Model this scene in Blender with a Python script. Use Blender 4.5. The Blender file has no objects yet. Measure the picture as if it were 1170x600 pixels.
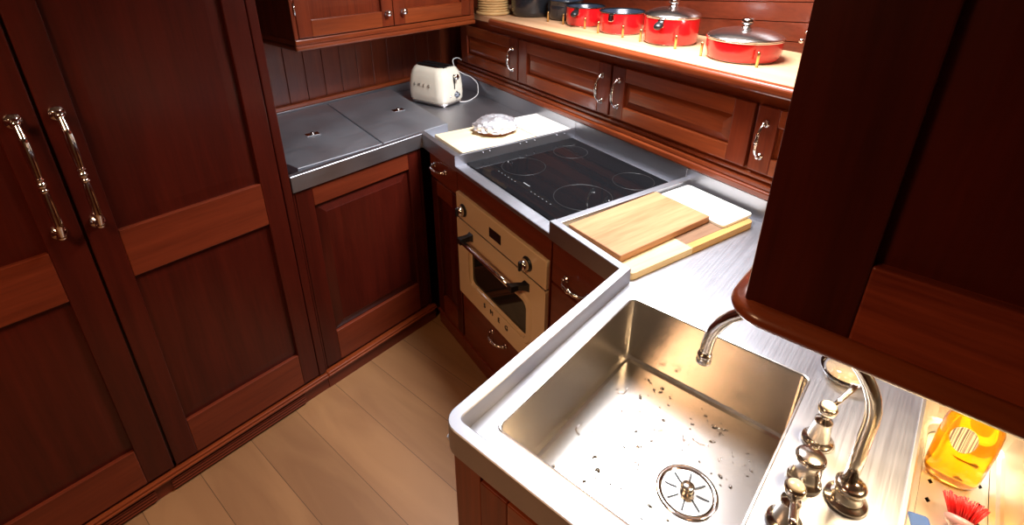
import bpy, bmesh, math, random
from mathutils import Matrix, Vector
from math import radians, sin, cos, pi
random.seed(7)
S = bpy.context.scene
COL = S.collection

# ------------------------------------------------------------------ frames
F_PX = 605.64; PITCH = radians(25.08); ROLL = radians(-.17); AX = radians(40.46)
DB = radians(16.3)
OX, OY = 1.364, 1.666                      # inner corner of the worktop
VD = Vector((cos(DB), -sin(DB), 0)); UD = Vector((sin(DB), cos(DB), 0))
def B(v, u, z=0.0):                        # hull-side frame -> world
    return Vector((OX, OY, 0)) + VD * v + UD * u + Vector((0, 0, z))
Z0, Z1 = .973, .93                         # rim top, worktop level
CEIL = 2.08

# ------------------------------------------------------------------ materials
MATS = {}
def new_mat(name):
    m = bpy.data.materials.new(name); m.use_nodes = True
    nt = m.node_tree; b = nt.nodes['Principled BSDF']
    return m, nt, b
def setp(b, **k):
    for n, v in k.items():
        n = n.replace('_', ' ')
        b.inputs[n].default_value = v
def simple(name, col, rough=.4, metal=0., **k):
    if name in MATS: return MATS[name]
    m, nt, b = new_mat(name)
    setp(b, Base_Color=(*col, 1), Roughness=rough, Metallic=metal, **k)
    MATS[name] = m; return m
def wood(name, dark, light, axis='z', rough=.33, coat=.16, scale=1., streak=1., bump=.02, coatr=.15):
    key = name + axis
    if key in MATS: return MATS[key]
    m, nt, b = new_mat(key); N = nt.nodes; L = nt.links
    tc = N.new('ShaderNodeTexCoord'); mp = N.new('ShaderNodeMapping')
    sc = {'x': (.9, 14, 14), 'y': (14, .9, 14), 'z': (14, 14, .9)}[axis]
    mp.inputs['Scale'].default_value = [s * scale for s in sc]
    oi = N.new('ShaderNodeObjectInfo')
    ad = N.new('ShaderNodeVectorMath'); ad.operation = 'ADD'
    L.new(tc.outputs['Object'], ad.inputs[0]); L.new(oi.outputs['Random'], ad.inputs[1])
    L.new(ad.outputs[0], mp.inputs[0])
    n1 = N.new('ShaderNodeTexNoise'); n1.inputs['Scale'].default_value = 1.2; n1.inputs['Detail'].default_value = 6
    n1.inputs['Distortion'].default_value = .6
    n2 = N.new('ShaderNodeTexNoise'); n2.inputs['Scale'].default_value = 9; n2.inputs['Detail'].default_value = 4
    L.new(mp.outputs[0], n1.inputs['Vector']); L.new(mp.outputs[0], n2.inputs['Vector'])
    mx = N.new('ShaderNodeMix'); mx.data_type = 'FLOAT'; mx.inputs[0].default_value = .35
    L.new(n1.outputs[0], mx.inputs[2]); L.new(n2.outputs[0], mx.inputs[3])
    cr = N.new('ShaderNodeValToRGB')
    cr.color_ramp.elements[0].position = .5 - .2 / streak; cr.color_ramp.elements[1].position = .5 + .2 / streak
    cr.color_ramp.elements[0].color = (*dark, 1); cr.color_ramp.elements[1].color = (*light, 1)
    L.new(mx.outputs[0], cr.inputs[0]); L.new(cr.outputs[0], b.inputs['Base Color'])
    bp = N.new('ShaderNodeBump'); bp.inputs['Strength'].default_value = bump * 5; bp.inputs['Distance'].default_value = .002
    L.new(n2.outputs[0], bp.inputs['Height']); L.new(bp.outputs[0], b.inputs['Normal'])
    setp(b, Roughness=rough, Coat_Weight=coat, Coat_Roughness=coatr, Specular_IOR_Level=.3)
    MATS[key] = m; return m
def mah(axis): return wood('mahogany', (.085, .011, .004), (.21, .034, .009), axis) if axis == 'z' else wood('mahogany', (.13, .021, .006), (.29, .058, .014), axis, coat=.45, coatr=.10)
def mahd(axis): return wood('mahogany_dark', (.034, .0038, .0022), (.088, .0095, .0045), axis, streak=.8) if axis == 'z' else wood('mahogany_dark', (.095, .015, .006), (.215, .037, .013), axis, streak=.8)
def steel(name, base=(.62, .62, .64), rough=.34, axis='x', amt=.25, var=1.):
    key = name + axis
    if key in MATS: return MATS[key]
    m, nt, b = new_mat(key); N = nt.nodes; L = nt.links
    tc = N.new('ShaderNodeTexCoord'); mp = N.new('ShaderNodeMapping')
    mp.inputs['Scale'].default_value = {'x': (4, 260, 260), 'y': (260, 4, 260), 'n': (30, 30, 30)}[axis]
    n = N.new('ShaderNodeTexNoise'); n.inputs['Scale'].default_value = 1; n.inputs['Detail'].default_value = 3
    L.new(tc.outputs['Object'], mp.inputs[0]); L.new(mp.outputs[0], n.inputs['Vector'])
    n3 = N.new('ShaderNodeTexNoise'); n3.inputs['Scale'].default_value = 5; n3.inputs['Detail'].default_value = 5
    L.new(tc.outputs['Object'], n3.inputs['Vector'])
    mr = N.new('ShaderNodeMapRange'); mr.inputs[1].default_value = .3; mr.inputs[2].default_value = .7
    mr.inputs[3].default_value = rough - .07 * var; mr.inputs[4].default_value = rough + .09 * var
    ml = N.new('ShaderNodeMix'); ml.data_type = 'FLOAT'; ml.inputs[0].default_value = .6
    L.new(n.outputs[0], ml.inputs[2]); L.new(n3.outputs[0], ml.inputs[3]); L.new(ml.outputs[0], mr.inputs[0])
    L.new(mr.outputs[0], b.inputs['Roughness'])
    bp = N.new('ShaderNodeBump'); bp.inputs['Strength'].default_value = amt; bp.inputs['Distance'].default_value = .0004
    L.new(n.outputs[0], bp.inputs['Height']); L.new(bp.outputs[0], b.inputs['Normal'])
    setp(b, Base_Color=(*base, 1), Metallic=1.)
    MATS[key] = m; return m
STEEL = steel('brushed_steel', rough=.42, base=(.46, .46, .50), amt=.03)
STEEL_SINK = steel('sink_steel', rough=.24, axis='n', amt=.0, base=(.55, .51, .475), var=.15)
STEEL_BASIN = steel('basin_steel', rough=.42, axis='n', amt=0., base=(.78, .72, .62), var=.2)
LIDC = simple('lid_chrome', (.80, .79, .78), .19, 1.)
STEEL_LID = steel('lid_steel', rough=.52, base=(.50, .52, .57))
CHROME = simple('chrome', (.75, .72, .70), .08, 1.)
NICKEL = simple('polished_nickel', (.70, .64, .56), .17, 1.)
BRASS = simple('brass', (.62, .42, .16), .3, 1.)
BLACKGLASS = simple('black_glass', (.006, .006, .007), .03, 0., Specular_IOR_Level=.18)
RING = simple('zone_print', (.014, .013, .013), .35)
PRINT = simple('white_print', (.22, .22, .22), .3)
CREAM = simple('cream_enamel', (.82, .60, .36), .22, 0., Coat_Weight=.4)
CREAM_T = simple('toaster_enamel', (.86, .80, .66), .16, 0., Coat_Weight=.6)
BLACK = simple('black_plastic', (.010, .010, .011), .3)
RED = simple('red_enamel', (.50, .006, .009), .2, 0., Coat_Weight=.6)
NAVY = simple('dark_nonstick', (.02, .028, .045), .25)
IRON = simple('black_cast', (.014, .015, .018), .22, 0., Coat_Weight=.3)
WHITE = simple('white_board', (.82, .80, .74), .35)
FOIL = simple('foil', (.93, .93, .97), .5, 1.)
CRUST = simple('brown_crust', (.22, .07, .03), .6)
CORD = simple('white_cord', (.75, .74, .72), .4)
CEILM = simple('white_headliner', (.34, .29, .24), .6)
GLASS = simple('clear_glass', (1, .97, .92), .02, 0., Transmission_Weight=1., IOR=1.45)
AMBER_GLINT = simple('amber_glint', (1., .80, .56), .06, 0., Transmission_Weight=.8)
LIQUID = simple('yellow_liquid', (.80, .36, .004), .04, 0., Transmission_Weight=.85, IOR=1.33)
WATER = simple('water', (1, 1, 1), .0, 0., Transmission_Weight=1., IOR=1.33)
BRISTLE = simple('red_bristle', (.50, .003, .003), .45)
MAUVE = simple('mauve_plastic', (.38, .20, .20), .3, 0., Transmission_Weight=.2)
BLUE = simple('blue_cloth', (.03, .08, .26), .7)
DARKGAP = simple('shadow_gap', (.02, .006, .004), .8)
DISPLAY = simple('oven_display', (.008, .008, .01), .08)
OVENGLASS = simple('oven_glass', (.010, .012, .010), .05, 0., Specular_IOR_Level=.3)
SHELFW = wood('shelf_wood', (.50, .26, .13), (.68, .40, .22), 'y', rough=.4, coat=.15)
MAPLE = wood('maple_board', (.66, .50, .30), (.80, .66, .44), 'x', rough=.45, coat=.05, bump=.01)
TEAK = wood('teak_board', (.30, .13, .055), (.54, .27, .135), 'x', rough=.45, coat=.05, scale=1.4)
OAKE = wood('oak_edge', (.42, .22, .07), (.58, .33, .11), 'x', rough=.4, coat=.1)
WALNUT = wood('walnut_section', (.16, .085, .05), (.30, .17, .10), 'x', rough=.45, coat=.05)
WICKER = wood('wicker', (.40, .22, .08), (.62, .40, .17), 'x', rough=.6, coat=0, scale=3)
WOVEN = simple('porcelain_cap', (.80, .66, .45), .2)

def floor_mat():
    m, nt, b = new_mat('oak_floor'); N = nt.nodes; L = nt.links
    tc = N.new('ShaderNodeTexCoord')
    mp = N.new('ShaderNodeMapping'); mp.inputs['Scale'].default_value = (6, .9, 6)
    n1 = N.new('ShaderNodeTexNoise'); n1.inputs['Scale'].default_value = 1.3; n1.inputs['Detail'].default_value = 7; n1.inputs['Distortion'].default_value = 1.2
    sep = N.new('ShaderNodeSeparateXYZ'); L.new(tc.outputs['Object'], sep.inputs[0])
    a = N.new('ShaderNodeMath'); a.operation = 'ADD'; a.inputs[1].default_value = 10 * .182 - .0645
    L.new(sep.outputs[0], a.inputs[0])
    d = N.new('ShaderNodeMath'); d.operation = 'DIVIDE'; d.inputs[1].default_value = .182; L.new(a.outputs[0], d.inputs[0])
    fr = N.new('ShaderNodeMath'); fr.operation = 'FRACT'; L.new(d.outputs[0], fr.inputs[0])
    fl = N.new('ShaderNodeMath'); fl.operation = 'FLOOR'; L.new(d.outputs[0], fl.inputs[0])
    wn = N.new('ShaderNodeTexWhiteNoise'); wn.noise_dimensions = '1D'; L.new(fl.outputs[0], wn.inputs['W'])
    av = N.new('ShaderNodeVectorMath'); av.operation = 'ADD'
    L.new(tc.outputs['Object'], av.inputs[0]); L.new(wn.outputs['Color'], av.inputs[1]); L.new(av.outputs[0], mp.inputs[0])
    L.new(mp.outputs[0], n1.inputs['Vector'])
    cr = N.new('ShaderNodeValToRGB'); cr.color_ramp.elements[0].position = .3; cr.color_ramp.elements[1].position = .7
    cr.color_ramp.elements[0].color = (.25, .115, .046, 1); cr.color_ramp.elements[1].color = (.34, .168, .068, 1)
    L.new(n1.outputs[0], cr.inputs[0])
    g = N.new('ShaderNodeMath'); g.operation = 'LESS_THAN'; g.inputs[1].default_value = .010; L.new(fr.outputs[0], g.inputs[0])
    hs = N.new('ShaderNodeHueSaturation'); L.new(cr.outputs[0], hs.inputs['Color'])
    mr = N.new('ShaderNodeMapRange'); mr.inputs[3].default_value = .9; mr.inputs[4].default_value = 1.1
    L.new(wn.outputs['Value'], mr.inputs[0]); L.new(mr.outputs[0], hs.inputs['Value'])
    mx = N.new('ShaderNodeMix'); mx.data_type = 'RGBA'; L.new(g.outputs[0], mx.inputs[0])
    L.new(hs.outputs[0], mx.inputs[6]); mx.inputs[7].default_value = (.07, .03, .012, 1)
    L.new(mx.outputs[2], b.inputs['Base Color']); setp(b, Roughness=.5, Coat_Weight=.1, Coat_Roughness=.3)
    return m
FLOORM = floor_mat()
def label_mat():
    m, nt, b = new_mat('bottle_label'); N = nt.nodes; L = nt.links
    tc = N.new('ShaderNodeTexCoord'); w = N.new('ShaderNodeTexNoise'); mp = N.new('ShaderNodeMapping')
    mp.inputs['Scale'].default_value = (0, 420, 0); L.new(tc.outputs['Object'], mp.inputs[0])
    w.inputs['Scale'].default_value = 1; L.new(mp.outputs[0], w.inputs['Vector'])
    cr = N.new('ShaderNodeValToRGB'); cr.color_ramp.interpolation = 'CONSTANT'
    cr.color_ramp.elements[0].color = (.18, .12, .09, 1); cr.color_ramp.elements[1].position = .5
    cr.color_ramp.elements[1].color = (.72, .62, .42, 1)
    L.new(w.outputs[0], cr.inputs[0]); L.new(cr.outputs[0], b.inputs['Base Color']); setp(b, Roughness=.4)
    return m
LABELM = label_mat()

# ------------------------------------------------------------------ mesh builder
class MB:
    def __init__(s, mats, M=None):
        s.bm = bmesh.new(); s.mats = mats if isinstance(mats, (list, tuple)) else [mats]
        s.M = M or Matrix.Identity(4); s.smooth = False
    def _fin(s, vs, mi=0, smooth=False, M=None):
        fs = set(f for v in vs for f in v.link_faces)
        for f in fs: f.material_index = mi; f.smooth = smooth
        mat = s.M @ M if M is not None else s.M
        for v in vs: v.co = mat @ v.co
        return fs
    def box(s, x0, x1, y0, y1, z0, z1, bev=0., mi=0, seg=2, M=None):
        r = bmesh.ops.create_cube(s.bm, size=1)
        vs = r['verts']
        for v in vs:
            v.co = Vector(((x0 + x1) / 2 + v.co.x * (x1 - x0), (y0 + y1) / 2 + v.co.y * (y1 - y0), (z0 + z1) / 2 + v.co.z * (z1 - z0)))
        if bev > 0:
            es = list(set(e for v in vs for e in v.link_edges))
            r = bmesh.ops.bevel(s.bm, geom=es, offset=bev, segments=seg, affect='EDGES', profile=.5)
            vs = list(set(v for f in r['faces'] for v in f.verts) | set(v for v in vs if v.is_valid))
            vs = s._island(vs)
        s._fin(vs, mi, False, M)
    def _island(s, vs):
        seen = set(vs); st = list(vs)
        while st:
            v = st.pop()
            for e in v.link_edges:
                o = e.other_vert(v)
                if o not in seen: seen.add(o); st.append(o)
        return list(seen)
    def prism(s, poly, z0, z1, bev=0., mi=0, M=None, smooth=False, bot=True):
        n = len(poly)
        a = [s.bm.verts.new((p[0], p[1], z0)) for p in poly]; b = [s.bm.verts.new((p[0], p[1], z1)) for p in poly]
        top = s.bm.faces.new(b)
        if bot: s.bm.faces.new(a[::-1])
        for i in range(n): s.bm.faces.new((a[i], a[(i + 1) % n], b[(i + 1) % n], b[i]))
        vs = a + b
        if bev > 0:
            es = [e for e in top.edges]
            r = bmesh.ops.bevel(s.bm, geom=es, offset=bev, segments=2, affect='EDGES', profile=.5)
            vs = s._island([v for v in r['verts'] if v.is_valid] or [v for v in vs if v.is_valid])
        s._fin(vs, mi, smooth, M)
    def lathe(s, prof, seg=24, mi=0, M=None, sx=1., sy=1., smooth=True, cap=True):
        rings = []; vs = []
        for r, z in prof:
            if r < 1e-6:
                v = s.bm.verts.new((0, 0, z)); rings.append([v]); vs.append(v)
            else:
                ring = [s.bm.verts.new((r * sx * cos(2 * pi * i / seg), r * sy * sin(2 * pi * i / seg), z)) for i in range(seg)]
                rings.append(ring); vs += ring
        for a, b in zip(rings, rings[1:]):
            for i in range(seg):
                j = (i + 1) % seg
                if len(a) == 1 and len(b) == 1: continue
                if len(a) == 1: s.bm.faces.new((a[0], b[j], b[i]))
                elif len(b) == 1: s.bm.faces.new((a[i], a[j], b[0]))
                else: s.bm.faces.new((a[i], a[j], b[j], b[i]))
        if cap:
            if len(rings[0]) > 1: s.bm.faces.new(rings[0][::-1])
            if len(rings[-1]) > 1: s.bm.faces.new(rings[-1])
        s._fin(vs, mi, smooth, M)
    def tube(s, pts, rad, seg=10, mi=0, M=None, cap=True, closed=False):
        pts = [Vector(p) for p in pts]; n = len(pts)
        if not isinstance(rad, (list, tuple)): rad = [rad] * n
        vs = []; rings = []
        T0 = (pts[1] - pts[0]).normalized()
        up = Vector((0, 0, 1)) if abs(T0.z) < .9 else Vector((1, 0, 0))
        nrm = T0.cross(up).normalized()
        for i, p in enumerate(pts):
            if i == 0: T = pts[1] - pts[0]
            elif i == n - 1: T = pts[-1] - pts[-2]
            else: T = (pts[i + 1] - pts[i]).normalized() + (pts[i] - pts[i - 1]).normalized()
            T.normalize(); nrm = (nrm - T * nrm.dot(T)).normalized(); bi = T.cross(nrm)
            ring = [s.bm.verts.new(p + (nrm * cos(2 * pi * k / seg) + bi * sin(2 * pi * k / seg)) * rad[i]) for k in range(seg)]
            rings.append(ring); vs += ring
        for a, b in zip(rings, rings[1:]):
            for k in range(seg): s.bm.faces.new((a[k], a[(k + 1) % seg], b[(k + 1) % seg], b[k]))
        if cap: s.bm.faces.new(rings[0][::-1]); s.bm.faces.new(rings[-1])
        s._fin(vs, mi, True, M)
    def loops(s, loops, mi=0, cap0=False, cap1=False, smooth=False, M=None):
        rs = [[s.bm.verts.new(p) for p in lp] for lp in loops]; n = len(rs[0])
        for a, b in zip(rs, rs[1:]):
            for i in range(n): s.bm.faces.new((a[i], a[(i + 1) % n], b[(i + 1) % n], b[i]))
        if cap0: s.bm.faces.new(rs[0][::-1])
        if cap1: s.bm.faces.new(rs[-1])
        s._fin([v for r in rs for v in r], mi, smooth, M)
    def fill(s, outer, holes, z, mi=0):
        es = []; vs = []
        for lp in [outer] + holes:
            vv = [s.bm.verts.new((p[0], p[1], z)) for p in lp]; vs += vv
            es += [s.bm.edges.new((vv[i], vv[(i + 1) % len(vv)])) for i in range(len(vv))]
        bmesh.ops.triangle_fill(s.bm, use_beauty=True, use_dissolve=False, edges=es)
        s._fin(vs, mi)
    def build(s, name, parent=None, recalc=True):
        if recalc: bmesh.ops.recalc_face_normals(s.bm, faces=s.bm.faces[:])
        me = bpy.data.meshes.new(name); s.bm.to_mesh(me); s.bm.free()
        for m in s.mats: me.materials.append(m)
        o = bpy.data.objects.new(name, me); COL.objects.link(o)
        if parent: o.parent = parent
        return o
def thing(name, label, cat, loc=(0, 0, 0), rz=0., group=None):
    o = bpy.data.objects.new(name, None); COL.objects.link(o)
    o.location = loc; o.rotation_euler = (0, 0, rz); o.empty_display_size = .05
    o['label'] = label; o['category'] = cat
    if group: o['group'] = group
    return o
def tag(o, label, cat, group=None, loc=None, rz=0.):
    o['label'] = label; o['category'] = cat
    if group: o['group'] = group
    if loc is not None: o.location = loc; o.rotation_euler = (0, 0, rz)
    return o
def struct(o): o['kind'] = 'structure'; return o
def T(x, y, z): return Matrix.Translation((x, y, z))
def RX(a): return Matrix.Rotation(a, 4, 'X')
def RY(a): return Matrix.Rotation(a, 4, 'Y')
def RZ(a): return Matrix.Rotation(a, 4, 'Z')
def rr(x0, x1, y0, y1, r, n=5):
    out = []
    for cx, cy, a0 in ((x1 - r, y1 - r, 0), (x0 + r, y1 - r, pi / 2), (x0 + r, y0 + r, pi), (x1 - r, y0 + r, 3 * pi / 2)):
        for i in range(n + 1):
            a = a0 + pi / 2 * i / n; out.append((cx + r * cos(a), cy + r * sin(a)))
    return out
# front matrices: builder coords are (s along the front, t outwards, z up)
FA = Matrix(((1, 0, 0, 0), (0, -1, 0, 0), (0, 0, 1, 0), (0, 0, 0, 1)))      # outwards = -y (frame A)
FB = Matrix(((0, -1, 0, 0), (1, 0, 0, 0), (0, 0, 1, 0), (0, 0, 0, 1)))      # s = u, outwards = -v (frame B)
FX = Matrix(((0, -1, 0, 0), (1, 0, 0, 0), (0, 0, 1, 0), (0, 0, 0, 1)))      # s = y, outwards = -x

def text_part(txt, size, depth, mat, name, parent, M):
    cu = bpy.data.curves.new('lettering', 'FONT'); cu.body = txt; cu.size = size; cu.extrude = depth
    cu.align_x = 'CENTER'; cu.align_y = 'CENTER'; cu.space_character = 1.9
    to = bpy.data.objects.new('lettering_tmp', cu); COL.objects.link(to)
    me = bpy.data.meshes.new_from_object(to); bpy.data.objects.remove(to)
    me.transform(M); me.materials.clear(); me.materials.append(mat)
    o = bpy.data.objects.new(name, me); COL.objects.link(o); o.parent = parent
    return o

def door(parent, F, s0, s1, z0, z1, stl, strr, rt, rb, t0=0., th=.02, mids=(), raised=True, dark=False, name='door', grain='x', rail=None):
    """frame-and-panel door: stiles, rails and raised panels in (s, t, z) of front F"""
    mz = mahd('z') if dark else mah('z'); mh = rail or (mahd(grain) if dark else mah(grain))
    b = MB([mz, mh], F); bv = .0025
    b.box(s0, s0 + stl, t0, t0 + th, z0, z1, bv, 0); b.box(s1 - strr, s1, t0, t0 + th, z0, z1, bv, 0)
    a0, a1 = s0 + stl, s1 - strr
    b.box(a0, a1, t0, t0 + th, z1 - rt, z1, bv, 1); b.box(a0, a1, t0, t0 + th, z0, z0 + rb, bv, 1)
    lv = [z0 + rb]
    for (m0, m1) in mids:
        b.box(a0, a1, t0, t0 + th, m0, m1, bv, 1); lv += [m0, m1]
    lv.append(z1 - rt)
    d = b.build(name, parent)
    for i in range(0, len(lv), 2):
        p = MB([mz if (lv[i + 1] - lv[i]) > .2 else mh], F)
        p0, p1, q0, q1 = a0 - .004, a1 + .004, lv[i] - .004, lv[i + 1] + .004
        def lp(ins, t): return [(p0 + ins, t, q0 + ins), (p1 - ins, t, q0 + ins), (p1 - ins, t, q1 - ins), (p0 + ins, t, q1 - ins)]
        w = min(.035, (q1 - q0) * .22)
        p.loops([lp(0, t0), lp(0, t0 + th - .014), lp(.008, t0 + th - .014), lp(.008 + w, t0 + th - (.003 if raised else .012)), lp(.010 + w, t0 + th - (.002 if raised else .012))], cap0=True, cap1=True)
        p.build('door_panel', d)
    return d

def bow_handle(parent, M, L=.10, off=.03, r=.0045, name='handle', mat=None, beads=True):
    """turned bow handle; local: x along handle, z outwards"""
    b = MB(mat or CHROME, M)
    for sx in (-1, 1):
        b.lathe([(.010, 0), (.0115, .0015), (.0105, .004), (.006, .006), (.0045, .012)], 16, M=T(sx * L / 2, 0, 0))
        b.lathe([(0, -.0075), (.006, -.005), (.0078, 0), (.006, .005), (0, .0075)], 12, M=T(sx * L / 2, 0, .011))
    pts = []; rad = []; n = 40
    for i in range(n + 1):
        a = i / n; x = -L / 2 + L * a
        z = .011 + (off - .011) * (1 - abs(2 * a - 1) ** 3.2)
        pts.append((x, 0, z))
        k = r * (1 + .25 * sin(pi * a))
        if beads:
            for c, w, h in ((.5, .035, .9), (.42, .02, .5), (.58, .02, .5), (.28, .018, .5), (.72, .018, .5)):
                k += r * h * max(0, 1 - abs(a - c) / w)
        rad.append(k)
    b.tube(pts, rad, 10)
    return b.build(name, parent)

# ================================================================== STRUCTURE
b = MB(FLOORM); b.box(-1.3, 2.6, -1.3, 2.45, -.04, 0); struct(b.build('floor'))
# ceiling with hatch opening
HX0, HX1, HY0, HY1 = 1.30, 1.80, .45, 1.20
b = MB(CEILM)
for z, dz in ((CEIL, .05),):
    b.box(-1.3, HX0, -1.3, 2.45, z, z + dz); b.box(HX1, 2.9, -1.3, 2.45, z, z + dz)
    b.box(HX0, HX1, -1.3, HY0, z, z + dz); b.box(HX0, HX1, HY1, 2.45, z, z + dz)
struct(b.build('ceiling'))
b = MB(mah('x'))
for x0, x1, y0, y1 in ((HX0 - .03, HX0, HY0 - .03, HY1 + .03), (HX1, HX1 + .03, HY0 - .03, HY1 + .03), (HX0, HX1, HY0 - .03, HY0), (HX0, HX1, HY1, HY1 + .03)):
    b.box(x0, x1, y0, y1, CEIL - .015, CEIL + .26, .003)
struct(b.build('trim_1'))
b = MB(CEILM); b.box(HX0 - .05, HX1 + .05, HY0 - .05, HY1 + .05, CEIL + .262, CEIL + .28); struct(b.build('trim_3'))
b = MB(mahd('z')); b.box(-1.36, -1.3, -1.3, 2.45, 0, CEIL); struct(b.build('wall_left'))
b = MB(simple('pale_wall', (.30, .22, .15), .6)); b.box(-1.3, 2.6, -1.36, -1.3, 0, CEIL); struct(b.build('wall_front'))
b = MB([mah('x'), wood('tongue_boards', (.11, .020, .008), (.22, .046, .017), 'z')])
b.box(-1.36, 3.0, 2.425, 2.48, 0, CEIL)
x = .70
while x < 2.6:                                        # tongue-and-groove boards over the worktop
    b.box(x + .0012, x + .0975, 2.410, 2.424, .985, CEIL, .003, 1); x += .0975
struct(b.build('wall_back'))
b = MB(mah('x')); b.box(.77, 2.24, 2.385, 2.4095, .976, .999, .006); struct(b.build('trim_2'))
# planked hull side behind the shelf
MBW = Matrix.Translation((OX, OY, 0)) @ RZ(-DB)
b = MB([mahd('z'), wood('hull_planks', (.062, .010, .004), (.14, .027, .010), 'y')], MBW)
b.box(1.075, 1.12, -3.2, 1.6, 0, CEIL)
z = 1.16
while z < CEIL + .3:
    s_ = -.079
    pl = [(u, z + s_ * (u + .54), ) for u in (-3.0, 1.3)]
    h = .0675
    vs = []
    for (xx, dz) in ((1.056, .0015), (1.0745, .0015)):
        vs.append([(xx, pl[0][0], pl[0][1] + dz), (xx, pl[1][0], pl[1][1] + dz), (xx, pl[1][0], pl[1][1] + h - dz), (xx, pl[0][0], pl[0][1] + h - dz)])
    if pl[0][1] + h < CEIL and pl[1][1] > .9:
        b.loops(vs, 1, True, True)
    z += h
struct(b.build('wall_right'))

# ================================================================== TALL CABINET
t = thing('tall_cabinet', 'tall dark mahogany cupboard with two doors and long chrome pull handles', 'cabinet', (0, 1.665, 0))
b = MB([mahd('z'), mah('z')]); b.box(-.42, .765, .022, .735, .10, CEIL - .004, .002)
b.box(.738, .768, .0, .022, .09, CEIL - .004, .003, 0); b.build('body', t)
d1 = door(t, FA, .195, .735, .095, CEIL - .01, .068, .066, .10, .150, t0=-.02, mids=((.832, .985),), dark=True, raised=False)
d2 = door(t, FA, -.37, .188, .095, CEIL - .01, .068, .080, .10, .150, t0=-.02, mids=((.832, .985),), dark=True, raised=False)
for d, hx in ((d1, .226), (d2, .143)):
    M = T(hx, 0, 1.184) @ RX(pi / 2) @ RZ(pi / 2)
    b = MB(CHROME, M); L = .302
    for sx in (-1, 1):
        b.lathe([(.0175, 0), (.019, .003), (.017, .007), (.010, .010), (.007, .014), (.0065, .024)], 20, M=T(sx * L / 2, 0, 0))
        b.lathe([(0, -.0105), (.008, -.008), (.0115, 0), (.008, .008), (0, .0105)], 16, M=T(sx * L / 2, 0, .032))
    pts = []; rad = []
    for i in range(101):
        a = i / 100; pts.append((-L / 2 + L * a, 0, .034 + .016 * min(1, 8 * min(a, 1 - a))))
        k = .0068 + .0036 * sin(pi * min(1, 2.1 * min(a, 1 - a)))
        for c, w, h in ((.5, .026, .0045), (.45, .010, .0045), (.55, .010, .0045)):
            k += h * max(0, 1 - (abs(a - c) / w) ** 2) if abs(a - c) < w else 0
        rad.append(k)
    b.tube(pts, rad, 14); b.build('handle', d)
b = MB([mahd('x'), mah('x'), DARKGAP]); b.box(-.42, .768, .0, .02, 0, .066, .001)
for s0, s1 in ((-.40, .115), (.165, .66)):
    b.box(s0, s1, -.004, -.0005, .006, .060, 0, 2)
    for k in range(4): b.box(s0, s1, -.009, -.003, .010 + k * .0125, .0165 + k * .0125, .001, 0)
b.build('plinth', t)
b = MB(mah('x')); b.box(-.42, .768, -.016, .02, .066, .074, .003); b.box(-.42, .768, -.010, .02, .074, .083, .004); b.build('ledge_moulding', t)

# ================================================================== FREEZER CABINET
t = thing('base_cabinet', 'mahogany base cabinet with one panelled door under the steel freezer lids', 'cabinet', (0, 1.675, 0))
b = MB(mahd('z')); b.box(.773, 1.35, .02, .72, .10, .90, .002); b.box(.773, .779, 0, .02, .09, .905); b.box(1.345, 1.358, 0, .02, .09, .905); b.build('body', t)
door(t, FA, .781, 1.343, .095, .905, .066, .055, .074, .148, t0=-.018, th=.018, dark=True)  # darker copy of the mahogany, standing in for the shade in this corner
b = MB(mah('x')); b.box(.7685, 1.37, -.026, .02, .066, .074, .003); b.box(.7685, 1.37, -.020, .02, .074, .083, .004); b.build('ledge_moulding', t)
b = MB(mahd('x')); b.box(.7685, 1.37, -.012, .02, 0, .066, .001); b.build('plinth', t)

# ================================================================== HULL-SIDE BASE UNITS (frame B)
def Bthing(name, label, cat, v, u, z=0., group=None): return thing(name, label, cat, B(v, u, z), -DB, group)
def front_unit(name, label, u0, u1, ztop, depth=.55):
    t = Bthing(name, label, 'cabinet', 0, 0)
    b = MB(mahd('z')); b.box(.028, depth, u0, u1, .10, ztop, .001); b.build('body', t)
    b = MB(mahd('y')); b.box(.012, .05, u0, u1, 0, .09, .001); b.box(.004, .05, u0, u1, .074, .086, .003); b.build('plinth', t)
    return t
t = front_unit('drawer_cabinet', 'dark mahogany drawer unit between the freezer cabinet and the oven', -.296, -.035, .905)
def drawer(t, u0, u1, z0, z1, hz=None, hu=None):
    d = MB([mahd('y'), mahd('y')], FB)
    d.box(u0, u1, -.027, -.008, z0, z1, .003); dd = d.build('drawer', t)
    if hz:
        bow_handle(dd, T(.008, hu, hz) @ RY(-pi / 2) @ RZ(pi / 2), L=.10, off=.034)
    return dd
drawer(t, -.29, -.05, .80, .905, .865, -.147)
door(t, FB, -.29, -.05, .095, .793, .05, .05, .07, .10, t0=-.027, th=.019, dark=True, grain='y')
t = front_unit('oven_housing', 'dark mahogany oven housing with a drawer below the cream oven', -.903, -.297, .355)
b = MB([mahd('y'), mahd('z')])
b.box(.008, .05, -.903, -.297, .83, .911, .002); b.box(.008, .5, -.3015, -.297, .355, .83); b.box(.008, .5, -.903, -.8985, .355, .83); b.box(.56, .58, -.903, -.297, .355, .905)
b.build('surround', t)
drawer(t, -.897, -.303, .10, .350, .302, -.595)
t = front_unit('drawer_cabinet', 'dark mahogany drawer unit between the oven and the sink peninsula', -1.17, -.906, .905)
drawer(t, -1.165, -.91, .765, .905, .812, -1.032)
drawer(t, -1.165, -.91, .44, .758, .63, -1.032)
drawer(t, -1.165, -.91, .10, .433, .30, -1.032)

# ================================================================== OVEN
t = Bthing('oven', 'cream enamel built-in oven with two dark knobs and a black window', 'oven', 0, 0)
U0, U1 = -.898, -.302
b = MB(BLACK); b.box(.02, .50, U0 + .01, U1 - .01, .37, .82, .002); b.build('oven_body', t)
b = MB(CREAM, FB); b.box(U0, U1, -.018, .004, .722, .829, .004, seg=3); fp = b.build('control_panel', t)
b = MB([CREAM, BLACK], FB)
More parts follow.
